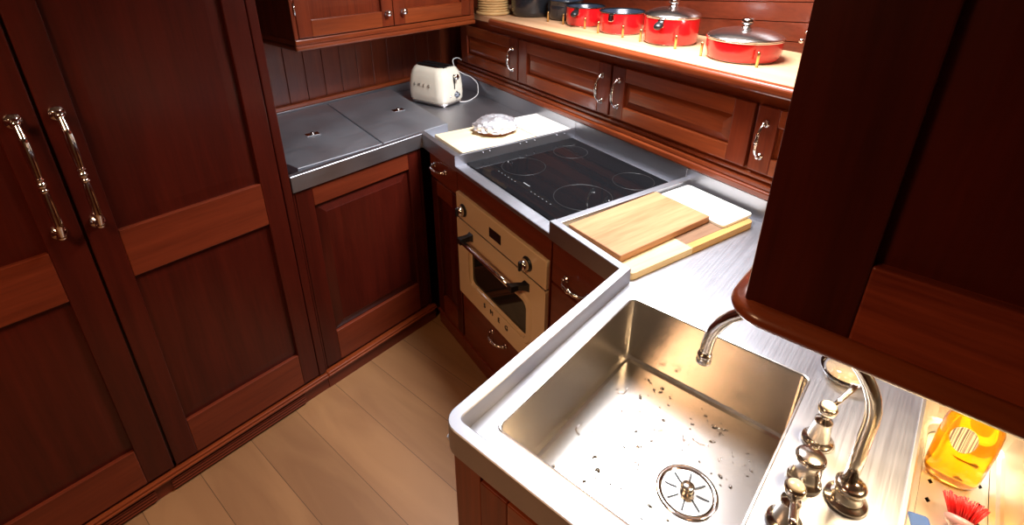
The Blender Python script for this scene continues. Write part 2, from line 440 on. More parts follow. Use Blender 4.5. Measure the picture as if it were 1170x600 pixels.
# door with window opening
zo0, zo1 = .357, .717; w0, w1, q0, q1 = -.80, -.40, .452, .612
outer = rr(U0, U1, zo0, zo1, .006, 3); inner = rr(w0, w1, q0, q1, .028, 5)
b2 = bmesh.new(); es = []
for lp in (outer, inner):
    vv = [b2.verts.new((p[0], .004, p[1])) for p in lp]; es += [b2.edges.new((vv[i], vv[(i + 1) % len(vv)])) for i in range(len(vv))]
bmesh.ops.triangle_fill(b2, use_beauty=True, edges=es)
me = bpy.data.meshes.new('tmp'); b2.to_mesh(me); b2.free()
b.bm.from_mesh(me)
for v in b.bm.verts: v.co = FB @ v.co
def ringloop(lp, t): return [(p[0], t, p[1]) for p in lp]
b.loops([ringloop(outer, -.018), ringloop(outer, .004)]); 
inner2 = rr(w0 + .008, w1 - .008, q0 + .008, q1 - .008, .022, 5)
b.loops([ringloop(inner, .004), ringloop(rr(w0 + .002, w1 - .002, q0 + .002, q1 - .002, .027, 5), -.001), ringloop(inner2, -.004)])
# raised rim around the window
ro = rr(w0 - .028, w1 + .028, q0 - .022, q1 + .026, .045, 6); ri = rr(w0 - .002, w1 + .002, q0 - .002, q1 + .002, .03, 6)
rm = rr(w0 - .02, w1 + .02, q0 - .015, q1 + .018, .04, 6)
b.loops([ringloop(ro, .0041), ringloop(rm, .010), ringloop(ri, .010), ringloop(ri, .0041)], smooth=False)
od = b.build('oven_door', t)
b = MB(OVENGLASS, FB); b.loops([ringloop(inner2, -.006), ringloop(inner2, -.0035)], cap0=True, cap1=True); b.build('window_glass', od)
b = MB(BLACK, FB); b.box(U0 + .004, U1 - .004, -.012, .0015, .7165, .7225); b.build('seam', t)
b = MB([DISPLAY], FB); b.box(-.634, -.556, .0035, .0055, .752, .790, .0005); b.build('display', fp)
for hu, hz in ((-.362, .770), (-.797, .768)):
    M = T(-.004, hu, hz) @ RY(-pi / 2)
    b = MB([BLACK, CHROME], M)
    b.lathe([(.026, 0), (.027, .002), (.025, .005), (.020, .006)], 28)
    b.lathe([(.0195, .006), (.0205, .010), (.0185, .020), (.017, .026), (.012, .028), (0, .028)], 24, 1)
    b.box(-.017, .017, -.005, .005, .026, .036, .003, 0)
    b.build('knob', fp)
# handle bar with flared black brackets
b = MB([CHROME], None)
b.tube([(-.044, u, .668) for u in (-.398, -.5, -.65, -.765)], .009, 14); hd = b.build('handle', od)
for hu in (-.405, -.762):
    b = MB(BLACK)
    q4 = ((-1, -1), (1, -1), (1, 1), (-1, 1)); o4 = -.034 if hu < -.5 else -.012
    b.loops([[(-.004, hu + o4 + a * .015, .678 + c * .016) for a, c in q4], [(-.014, hu + o4 * .8 + a * .011, .676 + c * .011) for a, c in q4],
             [(-.030, hu + o4 * .3 + a * .011, .672 + c * .010) for a, c in q4], [(-.053, hu + a * .014, .668 + c * .012) for a, c in q4]], cap0=True, cap1=True)
    b.build('bracket', hd)
for ch, cu_ in zip('SMEG', (-.511, -.563, -.616, -.669)):
    text_part(ch, .030, .0012, BLACK, 'letter', od, Matrix(((0, 0, -1, -.0050), (-1, 0, 0, cu_), (0, 1, 0, .411), (0, 0, 0, 1))))

# ================================================================== WORKTOP
wt = thing('worktop', 'brushed stainless steel worktop with raised rim running around the galley', 'worktop', (0, 0, 0))
J = B(0, -1.19)                                     # inner corner at the sink leg
Jx, Jy = J.x, .522
P1 = B(0, -.30); P2 = B(0, -.90)
SX0, SX1, SY0, SY1 = .500, .997, .063, .460
sink_lp = rr(SX0, SX1, SY0, SY1, .014, 5)
DX0, DX1, DY0, DY1 = .52, 1.13, -.262, -.122
dr_lp = rr(DX0, DX1, DY0, DY1, .03, 5)
def tup(v): return (v.x, v.y)
hull = lambda v, y: B(v, (y - OY + v * sin(DB)) / cos(DB))
outer = [(.772, 1.668), (OX, 1.668), tup(P1), tup(P2), (Jx, Jy), (.45, .522), (.428, .515), (.42, .49), (.42, -1.15), tup(hull(.598, -1.15)), tup(hull(.598, 2.405)), (.772, 2.405)]
b = MB([STEEL]); b.fill(outer, [sink_lp, dr_lp], Z1); b.build('deck', wt)
# raised rim: profile swept along a path (outer path, width inwards)
def rim(parent, path, w, zt=Z0, zb=.912, closed=False, name='rim', zi=None, side=1):
    zi = Z1 - .004 if zi is None else zi
    b = MB(STEEL); pts = [Vector((p[0], p[1], 0)) for p in path]; n = len(pts); secs = []
    for i, p in enumerate(pts):
        if i == 0: d = (pts[1] - p).normalized(); nn = Vector((-d.y, d.x, 0)); k = 1
        elif i == n - 1: d = (p - pts[i - 1]).normalized(); nn = Vector((-d.y, d.x, 0)); k = 1
        else:
            d0 = (p - pts[i - 1]).normalized(); d1 = (pts[i + 1] - p).normalized()
            n0 = Vector((-d0.y, d0.x, 0)); n1 = Vector((-d1.y, d1.x, 0)); nn = (n0 + n1).normalized(); k = 1 / max(.3, nn.dot(n0))
        q = p + nn * w * k * side
        e = nn * side * k; bv = .0018
        secs.append([p + Vector((0, 0, zb)), p + Vector((0, 0, zt - bv)), p + e * bv + Vector((0, 0, zt)), q - e * bv + Vector((0, 0, zt)), q + Vector((0, 0, zt - bv)), q + Vector((0, 0, zi)), q + Vector((0, 0, zb)) ])
    b.loops(secs, cap0=True, cap1=True)
    # loops() closes each section ring, sections run along the path
    return b.build(name, parent)
arc = [(.42 + .035 - .035 * sin(a), .522 - .035 + .035 * cos(a)) for a in [pi / 2 * k / 6 for k in range(7)]]
u_ = UD * 1.0
rim(wt, [(.772, 1.666), (OX, 1.666), tup(P1)], .027)
rim(wt, [tup(P2), (Jx, Jy)] + arc + [(.42, -1.15)], .024)
rim(wt, [tup(P1), tup(P2)], .02, zt=Z1 + .0012, zb=.914, zi=Z1 - .004)
# cross fiddles beside the hob
b = MB(STEEL, MBW); b.box(.024, .592, -.300, -.286, Z1 - .002, Z0, .0015)
for v in (.124, .155, .300, .331, .372, .488, .528): b.lathe([(.0028, 0), (.0028, .003), (.001, .004)], 8, M=T(v, -.3004, Z0 - .010) @ RX(pi / 2))
b.build('fiddle', wt)
b = MB(STEEL, MBW); b.box(.022, .592, -.926, -.902, Z1 - .002, Z0, .0015)
for v in (.113, .150, .292, .332, .370, .493): b.lathe([(.0028, 0), (.0028, .003), (.001, .004)], 8, M=T(v, -.9016, Z0 - .010) @ RX(-pi / 2))
b.build('fiddle', wt)
# upstands
b = MB(STEEL, MBW); b.box(.590, .598, -2.75, .90, Z1 - .002, 1.0065, .001); b.box(.5885, .591, -.3005, -.2985, Z1, 1.004); b.box(.5885, .591, -.9045, -.9025, Z1, 1.004); b.build('upstand', wt)
b = MB(STEEL); b.box(.772, 2.15, 2.392, 2.4085, Z1 - .002, .975, .002); b.build('upstand', wt)
# moulded inner step beside the sink
# ================================================================== SINK
t = thing('kitchen_sink', 'square stainless steel sink bowl with round slotted drain', 'sink', ((SX0 + SX1) / 2, (SY0 + SY1) / 2, .745))
cx, cy = (SX0 + SX1) / 2, (SY0 + SY1) / 2
def srr(ins, z, r): return [(p[0] - cx, p[1] - cy, z - .745) for p in rr(SX0 + ins, SX1 - ins, SY0 + ins, SY1 - ins, r, 5)]
b = MB(STEEL_SINK)
b.loops([srr(-.0035, Z1 + .0002, .0165), srr(-.002, Z1 + .0016, .016), srr(.0008, Z1 + .0008, .0135), srr(.0018, Z1 - .003, .0125), srr(.002, .757, .012), srr(.005, .749, .012), srr(.012, .7462, .012)], cap1=True)
b.build('basin', t)
dx, dy = .745 - cx, .183 - cy
b = MB([CHROME, simple('drain_slot', (.01, .01, .01), .5)], T(dx, dy, .0014))
b.lathe([(.0585, 0), (.059, .0016), (.055, .0026), (.050, .0014), (.048, -.0003)], 40, cap=False)
b.build('drain_flange', t)
b = MB([STEEL_SINK, MATS['drain_slot']], T(dx, dy, .0014))
b.lathe([(.048, .0006), (.030, -.0001), (.015, .001), (0, .001)], 40, cap=False)
for k in range(8):
    a = 2 * pi * k / 8 + .2; b.box(.018, .043, -.0017, .0017, .0004, .0016, 0, 1, M=RZ(a))
b.build('drain_strainer', t)
b = MB(NICKEL, T(dx, dy, .002)); b.lathe([(.013, 0), (.014, .004), (.011, .008), (.0135, .011), (.0135, .015), (.010, .018), (0, .019)], 24); b.build('plug_knob', t)
# water drops
b = MB(WATER, T(0, 0, 0)); k = 0
while k < 150:
    x = random.uniform(SX0 + .03, SX1 - .03); y = random.uniform(SY0 + .03, SY1 - .03)
    if random.random() > .25 + .75 * ((x - SX0) / (SX1 - SX0)) : continue
    if math.hypot(x - .745, y - .183) < .07: continue
    r = random.choice([.0012, .0015, .002, .002, .003, .0045]); k += 1
    b.lathe([(r, 0), (r * .85, r * .28), (r * .5, r * .45), (0, r * .52)], 10, M=T(x, y, .7466) @ RZ(random.random() * 6), sx=random.uniform(.7, 1.6), sy=random.uniform(.6, 1.1))
for k in range(12):
    x = random.uniform(.68, .98); y = random.uniform(.09, .42); a = random.uniform(0, 6.28); pts = []
    if math.hypot(x - .745, y - .183) < .10: continue
    for i in range(7):
        pts.append((x, y, .7486)); a += random.uniform(-.9, .9); x += .006 * cos(a); y += .006 * sin(a)
    b.tube(pts, [.0008, .0016, .0012, .0022, .0014, .0018, .0006], 6)
o = b.build('water_drops'); o['kind'] = 'stuff'; tag(o, 'clear water drops scattered on the bottom of the sink', 'water')

# drainer basin ------------------------------------------------------
t = thing('drainer_basin', 'narrow steel drainer basin with perforated floor under the hanging cupboard', 'basin', ((DX0 + DX1) / 2, (DY0 + DY1) / 2, .85))
cx, cy = (DX0 + DX1) / 2, (DY0 + DY1) / 2
def drr(ins, z, r): return [(p[0] - cx, p[1] - cy, z - .85) for p in rr(DX0 + ins, DX1 - ins, DY0 + ins, DY1 - ins, r, 5)]
b = MB(STEEL_BASIN)
b.loops([drr(-.006, Z1 + .0008, .034), drr(-.006, Z1 + .006, .034), drr(-.001, Z1 + .006, .030), drr(.0008, Z1, .03), drr(.008, .872, .03), drr(.012, .868, .03), drr(.018, .868, .027), drr(.022, .853, .025), drr(.0225, .83, .025)], smooth=False)
b.build('basin_wall', t)
holes = []
for i in range(12):
    for j in range(3):
        x = -.26 + i * .045 + (j % 2) * .02; y = -.035 + j * .034
        holes.append([(x + .0065, y), (x, y + .0042), (x - .0065, y), (x, y - .0042)])
b = MB(STEEL_BASIN); b.fill([(p[0], p[1]) for p in drr(.023, 0, .025)], holes, 0.); b.build('perforated_floor', t)
b = MB(simple('dark_sump', (.05, .04, .03), .5)); b.fill([(p[0], p[1]) for p in drr(.0226, 0, .025)], [], -.02); b.build('sump', t)

# ================================================================== FAUCET SET
def on(name, label, cat, x, y, z=Z1, rz=0., group=None): return thing(name, label, cat, (x, y, z + .0008), rz, group)
t = on('swan_neck_faucet', 'polished nickel swan-neck faucet arching over the sink', 'faucet', .755, -.046)
b = MB(NICKEL); b.lathe([(.0295, 0), (.031, .003), (.029, .006), (.023, .008), (.0205, .011), (.0205, .030), (.022, .032), (.022, .037), (.018, .040), (.0135, .041), (.013, .046), (.0, .046)], 36); b.build('base', t)
pts = [(0, 0.004, .040), (0, .005, .10), (0, .006, .14)]; R_ = .1215
pts += [(0, .1275 - R_ * cos(a), .165 + R_ * sin(a)) for a in [pi * k / 18 for k in range(19)]]
pts += [(0, .2495, .158), (0, .2500, .148)]
b = MB(NICKEL); b.tube(pts, .0103, 18); b.build('neck', t)
b = MB(NICKEL, T(0, .2500, .130)); b.lathe([(.0095, 0), (.0125, 0), (.0130, .004), (.0115, .007), (.0115, .012), (.0130, .014), (.0120, .019), (.0103, .021)], 24); b.build('spout_tip', t)
def lever_valve(x, y, ang, label):
    t = on('lever_valve', label, 'tap', x, y, Z1, ang)
    b = MB(NICKEL); b.lathe([(.026, 0), (.027, .003), (.024, .007), (.0185, .009), (.0175, .013), (.0135, .046), (.0145, .048), (.0135, .052), (.007, .056), (.0065, .062), (.012, .067), (.0150, .073), (.0150, .080), (.0125, .084)], 28); b.build('valve_body', t)
    b = MB(WOVEN, T(0, 0, .084)); b.lathe([(.0122, 0), (.010, .0025), (0, .004)], 20); b.build('cap', t)
    b = MB(NICKEL); b.tube([(.012, 0, .075), (.035, 0, .080), (.060, 0, .086), (.072, 0, .090)], [.0038, .0045, .005, .0058], 12); b.build('lever', t)
lever_valve(.845, .015, radians(-20), 'nickel lever tap farthest from camera, its lever pointing to the wall')
lever_valve(.655, .017, radians(190), 'nickel lever tap nearest the camera, beside the sink edge')
t = on('cylinder_control', 'plain nickel cylinder between the two lever taps beside the sink', 'dispenser', .747, .013)
b = MB(NICKEL); b.lathe([(.0255, 0), (.027, .003), (.025, .008), (.0215, .010), (.021, .050), (.0225, .052), (.0225, .057), (.0205, .060)], 32); b.build('cylinder', t)
b = MB(NICKEL, T(0, 0, .060)); b.lathe([(.0203, 0), (.018, .0015), (0, .002)], 28); b.build('top_cap', t)
t = on('glass_dish', 'small round clear glass dish with an amber film painted as its reflection, behind the lever taps', 'dish', 1.045, .012)
b = MB(GLASS); b.lathe([(.030, 0), (.040, .008), (.046, .022), (.0445, .023), (.037, .010), (.026, .004), (0, .004)], 32); b.build('dish', t)
b = MB(AMBER_GLINT, T(0, 0, .0046)); b.lathe([(0, 0), (.0255, .0002), (.032, .007), (.0345, .010), (0, .0101)], 24); b.build('amber_glint_film', t)  # tinted film that colours in the warm reflection in the clear glass
# dish soap bottle
t = on('dish_soap_bottle', 'clear bottle of yellow dish soap standing in the drainer basin', 'bottle', 1.000, -.183, .852, radians(6))
b = MB(LIQUID)
b.lathe([(.028, 0), (.036, .003), (.040, .012), (.041, .04), (.042, .09), (.040, .13), (.031, .165), (.018, .185), (.0125, .195), (.0125, .205), (0, .205)], 36, sx=.66, sy=1.0)
b.build('bottle_body', t)
b = MB(simple('bottle_cap', (.75, .72, .65), .35), T(0, 0, .205)); b.lathe([(.014, 0), (.0145, .018), (.007, .022), (.006, .034), (0, .034)], 20); b.build('cap', t)
b = MB(LABELM); lpA = []; lpB = []
for k in range(24):
    a = 2 * pi * k / 24; y = .012 + .018 * cos(a); z = .112 + .027 * sin(a)
    x = -.0278 * math.sqrt(max(0, 1 - (y / .0415) ** 2)) - .0012
    lpA.append((x, y, z)); lpB.append((x - .0004, y, z))
b.loops([lpA, lpB], cap0=True, cap1=True); b.build('label_sticker', t)
# brush
t = on('dish_brush', 'dish brush with red bristles and mauve head in the drainer basin', 'brush', .892, -.199, .874)
Mh = RY(radians(52))
b = MB(MAUVE, T(-.006, 0, 0) @ Mh); b.lathe([(0, -.012), (.012, -.011), (.020, -.004), (.0215, .002), (.019, .006), (0, .007)], 24); b.build('brush_head', t)
b = MB(MAUVE); b.tube([(-.012, 0, -.002), (-.05, -.002, .012), (-.11, -.004, .035), (-.18, -.004, .062)], [.010, .0075, .007, .008], 12); b.build('brush_handle', t)
b = MB(BRISTLE, T(-.006, 0, 0) @ Mh)
for k in range(150):
    a = random.uniform(0, 2 * pi); r = .017 * math.sqrt(random.random()); d = Vector((cos(a) * r * 30, sin(a) * r * 30, 1.0)).normalized()
    p = Vector((cos(a) * r, sin(a) * r, .006)); L_ = random.uniform(.028, .035)
    b.tube([p, p + d * L_ * .5, p + d * L_], [.0011, .001, .0009], 5)
b.build('bristles', t)
t = MB([BLUE]); t.box(-.022, .022, -.016, .016, 0, .020, .006, seg=3)
tag(t.build('blue_sponge'), 'blue scouring sponge in the drainer basin beside the red brush', 'sponge', loc=(.846, -.152, .8505), rz=.3)

# ================================================================== FREEZER LIDS
def lid(pts, hx, hy, label):
    cx = sum(p[0] for p in pts) / 4; cy = sum(p[1] for p in pts) / 4
    t = thing('freezer_lid', label, 'lid', (cx, cy, .9305), group='steel lids on the freezer counter')
    b = MB(STEEL_LID); b.prism([(p[0] - cx, p[1] - cy) for p in pts], 0, .0385, .0025); b.build('lid_plate', t)
    b = MB([CHROME, BLACK], T(hx - cx, hy - cy, .0386) @ RZ(-.2))
    b.box(-.028, .028, -.018, .018, 0, .002, .0008); b.lathe([(0, .002), (.009, .002), (.010, .006), (.006, .010), (0, .011)], 16, 0)
    b.build('lift_ring', t)
lid([(.835, 1.730), (1.190, 1.706), (1.352, 2.376), (.79, 2.376)], 1.065, 2.02, 'left brushed steel freezer lid next to the tall cupboard')
lid([(1.197, 1.706), (1.540, 1.695), (1.742, 2.366), (1.359, 2.376)], 1.52, 2.02, 'right brushed steel freezer lid next to the cream toaster')

# ================================================================== HOB
t = Bthing('induction_hob', 'black glass induction hob set between two steel rims', 'hob', .31, -.60, Z1)
b = MB(BLACKGLASS); b.box(-.262, .262, -.293, .297, .0008, .006, .0015); b.build('glass_top', t)
def ring(v, u, r):
    b = MB(RING, T(v - .31, u + .6, .0061)); b.lathe([(r, 0), (r, .0003), (r - .0025, .0003), (r - .0025, 0)], 64, cap=False); b.build('zone_ring', t)
for v, u, r in ((.235, -.775, .100), (.215, -.45, .085), (.47, -.775, .075), (.46, -.43, .070)): ring(v, u, r)
b = MB(PRINT); b.box(-.180, -.176, -.010, .028, .0061, .0065); b.build('power_mark', t)
for k in range(6):
    for sg in (-1, 1):
        b = MB(PRINT); b.box(-.20, -.197, sg * (.05 + k * .022), sg * (.05 + k * .022) + .004, .0061, .0064); b.build('touch_mark', t)


# ================================================================== BOARDS
b = MB(MAPLE); b.box(-.175, .175, -.132, .132, 0, .035, .003)
tag(b.build('chopping_board'), 'pale maple chopping board under the foil parcel', 'chopping board', loc=B(.226, -.149, Z1 + .001), rz=-DB)
b = MB(WHITE); b.box(-.0915, .0915, -.136, .136, 0, .036, .003)
tag(b.build('chopping_board'), 'white board in the corner beside the foil parcel, left of the hob', 'chopping board', loc=B(.4975, -.146, Z1 + .001), rz=-DB)
t = Bthing('laminated_board', 'multi-coloured laminated wooden board with rounded corners beside the sink', 'chopping board', .285, -1.065, Z1 + .001)
MAPLE_B = wood('maple_section', (.54, .37, .18), (.74, .58, .34), 'x', rough=.45, coat=.05, bump=.01)
def corner(x, y, r, a0): return [(x + r * cos(a0 + pi / 2 * k / 5), y + r * sin(a0 + pi / 2 * k / 5)) for k in range(6)]
b = MB([MAPLE_B]); b.prism([(-.255, .13)] + corner(-.255 + .016, -.142 + .016, .016, pi) + [(-.02, -.142), (-.02, .13)], 0, .020, .0015); b.build('maple_section', t)
b = MB([WALNUT]); b.box(-.0195, .26, -.1185, .13, 0, .020, .001); b.build('walnut_section', t)
b = MB([OAKE]); b.prism([(-.0195, -.119), (-.0195, -.142)] + corner(.26 - .016, -.142 + .016, .016, -pi / 2) + [(.26, -.119)], 0, .0205, .0015); b.build('oak_strip', t)
t2 = MB(TEAK); t2.box(-.190, .190, -.104, .104, 0, .0205, .003)
tag(t2.build('chopping_board'), 'large warm brown wooden chopping board on top of the laminated board', 'chopping board', loc=B(.230, -1.0405, Z1 + .0222), rz=-DB + .04)
b = MB(WHITE); b.prism(rr(-.073, .073, -.125, .125, .014, 4), 0, .009, .002)
tag(b.build('chopping_board'), 'thin white plastic chopping board with rounded corners against the wall', 'chopping board', loc=B(.497, -1.060, Z1 + .0222), rz=-DB)

# foil parcel
t = thing('foil_parcel', 'crumpled foil parcel over a brown loaf on the maple board', 'foil', (1.612, 1.468, .9665), -DB)
b = MB(CRUST); b.lathe([(.070, 0), (.082, .004), (.084, .012), (.076, .022), (0, .03)], 28, sx=1.0, sy=.92); b.build('loaf', t)
b = MB(FOIL); r_ = bmesh.ops.create_icosphere(b.bm, subdivisions=4, radius=1.)
rnd = random.Random(3)
dirs = [(Vector((rnd.gauss(0, 1), rnd.gauss(0, 1), rnd.gauss(0, 1))).normalized(), rnd.uniform(2.5, 7), rnd.uniform(0, 6)) for _ in range(14)]
for v in b.bm.verts:
    n = v.co.normalized(); k = 1.
    for d, fq, ph in dirs: k += .046 * (abs(((n.dot(d) * fq + ph) % 2) - 1) - .5)
    k += rnd.uniform(-.018, .018)
    zz = n.z * .048 if n.z > 0 else n.z * .012
    v.co = Vector((n.x * .096 * k, n.y * .088 * k, .020 + zz * k))
b.build('foil_wrap', t)

# ================================================================== TOASTER
t = thing('toaster', 'cream retro two-slice toaster with chrome base and white cord', 'toaster', (1.837, 2.096, Z1 + .0008), radians(5))
b = MB(CREAM_T)   # local: y long axis (lever end at -y), x width
L2, W2 = .130, .093
def tl(ins, z, r, ex=0): return [(p[0], p[1], z) for p in rr(-W2 + ins, W2 - ins, -L2 + ins * 1.1, L2 - ins * 1.1, r, 8)]
b.loops([tl(.006, .018, .05), tl(.001, .028, .05), tl(0, .06, .05), tl(.001, .10, .05), tl(.005, .14, .05), tl(.012, .168, .048), tl(.022, .186, .045), tl(.034, .194, .04)], cap0=True, cap1=True, smooth=True)
tb = b.build('toaster_body', t)
b = MB([CHROME, BLACK])
b.loops([tl(.036, .1945, .036), tl(.037, .1965, .036)], cap0=True, cap1=True)
tp = b.build('top_plate', t)
b = MB(BLACK)
for sx in (-1, 1): b.box(sx * .024 - .014, sx * .024 + .014, -.098, .098, .1966, .199, .0005)
b.build('toast_slots', tp)
b = MB(CHROME); b.loops([tl(.010, .006, .045), tl(.004, .008, .05), tl(.003, .017, .05), tl(.007, .0195, .05)], cap0=True, cap1=True)
for sx in (-1, 1):
    for sy in (-1, 1): b.lathe([(.011, 0), (.012, .003), (.009, .007)], 12, M=T(sx * .06, sy * .105, 0))
b.build('base', t)
b = MB(BLACK, T(0, -L2 - .0004, 0)); b.box(-.0035, .0035, -.0005, .004, .085, .160, .0003); ls = b.build('lever_slot', t)
b = MB(CHROME, T(0, -L2, .150) @ RX(pi / 2)); b.lathe([(.0, 0), (.006, 0), (.006, .012), (.014, .014), (.015, .020), (.012, .024), (0, .025)], 18); b.build('lever_knob', t)
b = MB([CHROME, simple('dial_grey', (.25, .27, .32), .3, .8)], T(.012, -L2 - .001, .055) @ RX(pi / 2)); b.lathe([(.0, 0), (.019, 0), (.019, .004), (.014, .006), (.012, .016), (0, .017)], 4, 1, M=RZ(0)); b.build('browning_dial', t)
b = MB(CHROME, T(-.035, -L2 + .0015, .052) @ RX(pi / 2)); b.lathe([(0, 0), (.006, 0), (.006, .003), (0, .004)], 12); b.build('button', t)
for ch, cy_ in zip('SMEG', (.062, .030, -.002, -.036)):
    text_part(ch, .022, .0014, simple('badge_chrome', (.55, .53, .50), .3, .9), 'letter', t, Matrix(((0, 0, -1, -W2 - .0006), (-1, 0, 0, cy_), (0, 1, 0, .104), (0, 0, 0, 1))))
# cord, in toaster coordinates
Mi = (Matrix.Translation((1.837, 2.096, Z1)) @ RZ(radians(5))).inverted()
cw = [(1.890, 1.974, .936), (1.93, 1.962, .9335), (1.985, 1.972, .935), (2.035, 1.985, .946), (2.060, 2.005, .972), (2.066, 2.02, .998), (2.052, 2.05, 1.027), (2.046, 2.09, 1.036), (2.022, 2.115, 1.056), (2.015, 2.14, 1.080), (2.030, 2.165, 1.106), (2.055, 2.17, 1.114), (2.085, 2.175, 1.108), (2.12, 2.19, 1.09)]
def cr_spline(P, n=6):
    P = [Vector(p) for p in P]; out = []
    for i in range(len(P) - 1):
        p0 = P[max(i - 1, 0)]; p1 = P[i]; p2 = P[i + 1]; p3 = P[min(i + 2, len(P) - 1)]
        for k in range(n):
            s = k / n; out.append(.5 * ((2 * p1) + (p2 - p0) * s + (2 * p0 - 5 * p1 + 4 * p2 - p3) * s * s + (3 * p1 - p0 - 3 * p2 + p3) * s ** 3))
    out.append(P[-1]); return out
b = MB(CORD, Mi); b.tube(cr_spline(cw), .0028, 8); b.build('cord', t)

# ================================================================== UPPER CABINET (over the freezer)
t = thing('wall_cabinet', 'wall-hung mahogany cupboard with two doors and round chrome knobs', 'cabinet', (0, 2.0, 0))
X0, X1 = 1.046, 2.04
b = MB([mah('z'), mah('x')]); b.box(X0 + .004, X1 - .004, .021, .405, 1.34, CEIL - .004, .003); b.box(X0, 1.064, 0, .021, 1.362, CEIL - .01, .003, 0); b.box(2.015, X1, 0, .021, 1.362, CEIL - .01, .003, 0); b.build('body', t)
b = MB(mah('x')); b.box(X0 - .004, X1 + .004, -.008, .405, 1.318, 1.340, .009, seg=4); b.box(X0, X1, -.002, .40, 1.3401, 1.362, .004); b.build('bottom_moulding', t)
da = door(t, FA, 1.066, 1.526, 1.366, CEIL - .015, .060, .060, .07, .066, t0=-.020, grain='x', raised=False)
db = door(t, FA, 1.530, 2.012, 1.366, CEIL - .015, .060, .060, .07, .066, t0=-.020, grain='x', raised=False)
for d, hx in ((da, 1.489), (db, 1.577)):
    b = MB(CHROME, T(hx, 0, 1.424) @ RX(pi / 2)); b.lathe([(.009, 0), (.010, .002), (.006, .004), (.005, .010), (.009, .013), (.0135, .018), (.0135, .024), (.010, .029), (0, .031)], 24); b.build('knob', d)
for hx in (1.062, 2.008):
    b = MB(CHROME); b.tube([(hx, -.003, 1.455), (hx, -.003, 1.50)], .0035, 8); b.build('hinge', t)

# ================================================================== LOCKERS (frame B)
t = Bthing('locker_cabinet', 'long mahogany locker row with raised panel doors above the hob', 'cabinet', 0, 0)
b = MB([mah('y'), mah('z'), DARKGAP])
b.box(.625, 1.05, -2.7, .80, 1.02, 1.325, .001)
b.box(.606, .625, -2.7, .80, 1.02, 1.085, .001)            # bottom rail of the face frame
b.box(.606, .625, -2.7, .80, 1.288, 1.33, .001)
for u in (.15, -.50, -1.116, -1.76): b.box(.606, .625, u - .012, u + .012, 1.085, 1.288, .001, 1)
b.build('face_frame', t)
b = MB(mah('y')); b.box(.584, .606, -2.7, .80, 1.008, 1.034, .007, seg=3); b.box(.592, .606, -2.7, .80, 1.0345, 1.052, .004); b.build('bottom_moulding', t)
b = MB(mah('y')); b.box(.595, .606, -2.7, .80, 1.060, 1.074, .004, seg=3); b.build('ledge_moulding', t)
hz = 1.187
for (u0, u1, hu) in ((.155, .72, .193), (-.495, .143, -.450), (-1.11, -.505, -.542), (-1.755, -1.122, -1.155)):
    wl = .062 if abs(hu - u1) > .1 else .062
    d = door(t, FB, u0, u1, 1.086, 1.288, .068, .068, .052, .052, t0=-.606, th=.020, grain='y')
    bow_handle(d, T(.586, hu, hz) @ RY(-pi / 2), L=.102, off=.032)

# ================================================================== SHELF
t = Bthing('pan_shelf', 'light wooden shelf with rounded mahogany lip holding the pans', 'shelf', 0, 0)
b = MB(SHELFW); b.box(.585, 1.052, -2.7, .42, 1.333, 1.36, .001); b.box(.585, 1.052, .4205, .80, 1.333, 1.36, .001); b.build('shelf_board', t)
b = MB([mah('y'), DARKGAP]); b.box(.545, .5835, -2.7, .36, 1.328, 1.362, .012, seg=4)
b.box(.580, .586, -2.7, .36, 1.34, 1.3595, 0, 1)
b.build('shelf_lip', t)
for (v, u) in ((.740, .122), (.752, .019), (.752, -.134), (.723, -.254), (.736, -.388), (.728, -.493), (.730, -.666), (.706, -.800), (.713, -1.009)):
    b = MB(BRASS, T(v, u, 1.3601)); b.lathe([(.0045, 0), (.0045, .044), (.0035, .047), (0, .048)], 12); b.build('brass_pin', t)

# pans ---------------------------------------------------------------
def pan(v, u, R, h, label, lidded=False, handle=True, col=RED, inner=NAVY, ha=radians(180), group='red pans on the shelf'):
    t = Bthing('saucepan', label, 'pan', v, u, 1.3605, group)
    b = MB([col, CHROME])
    b.lathe([(R * .86, 0), (R * .93, .004)], 40, 1, cap=True)
    b.lathe([(R * .93, .0045), (R * .975, .012), (R, h * .5), (R, h - .004)], 48, 0, cap=False)
    b.build('pan_body', t)
    b = MB([inner]); b.lathe([(R - .001, h - .003), (R - .004, h - .006), (R * .94, .014), (0, .008)], 40, cap=False); b.build('inside', t)
    b = MB([CHROME if lidded else simple('dark_rim', (.10, .11, .13), .2, .9)]); b.lathe([(R - .002, h - .005), (R + .0025, h - .003), (R + .003, h), (R + .001, h + .0015), (R - .003, h - .001)], 48, cap=False); b.build('rim', t)
    if handle:
        M = RZ(ha)
        b = MB([CHROME, BLACK], M)
        b.box(R - .001, R + .010, -.012, .012, h - .032, h - .004, .003, 0)
        if handle == 'short':
            b.box(R + .008, R + .012, -.009, .009, h - .034, h - .008, .002, 0)
            b.box(R + .010, R + .014, -.003, .003, h - .030, h - .010, .001, 1)
        else:
            b.lathe([(.006, 0), (.013, .004), (.015, .015), (.013, .030), (.009, .036), (0, .037)], 16, 1, M=T(R + .010, 0, h - .016) @ RY(radians(115)) @ T(0, 0, 0), sy=1.15, sx=.8)
        b.build('handle_mount', t)
    if lidded:
        b = MB([LIDC]); b.lathe([(R + .003, h + .0015), (R + .001, h + .005), (R * .95, h + .010), (R * .75, h + .020), (R * .5, h + .027), (R * .25, h + .031), (0, h + .032)], 48); ld = b.build('lid', t)
        b = MB([CHROME], T(0, 0, h + .031)); b.lathe([(.018, 0), (.017, .003), (.011, .006), (.0125, .010), (.019, .013), (.0205, .020), (.019, .028), (.014, .031), (0, .031)], 24); b.build('lid_knob', ld)
    return t
pan(.827, -.045, .088, .085, 'smallest open red saucepan with a dark handle stub, next to the black pot', handle=True, ha=radians(205))
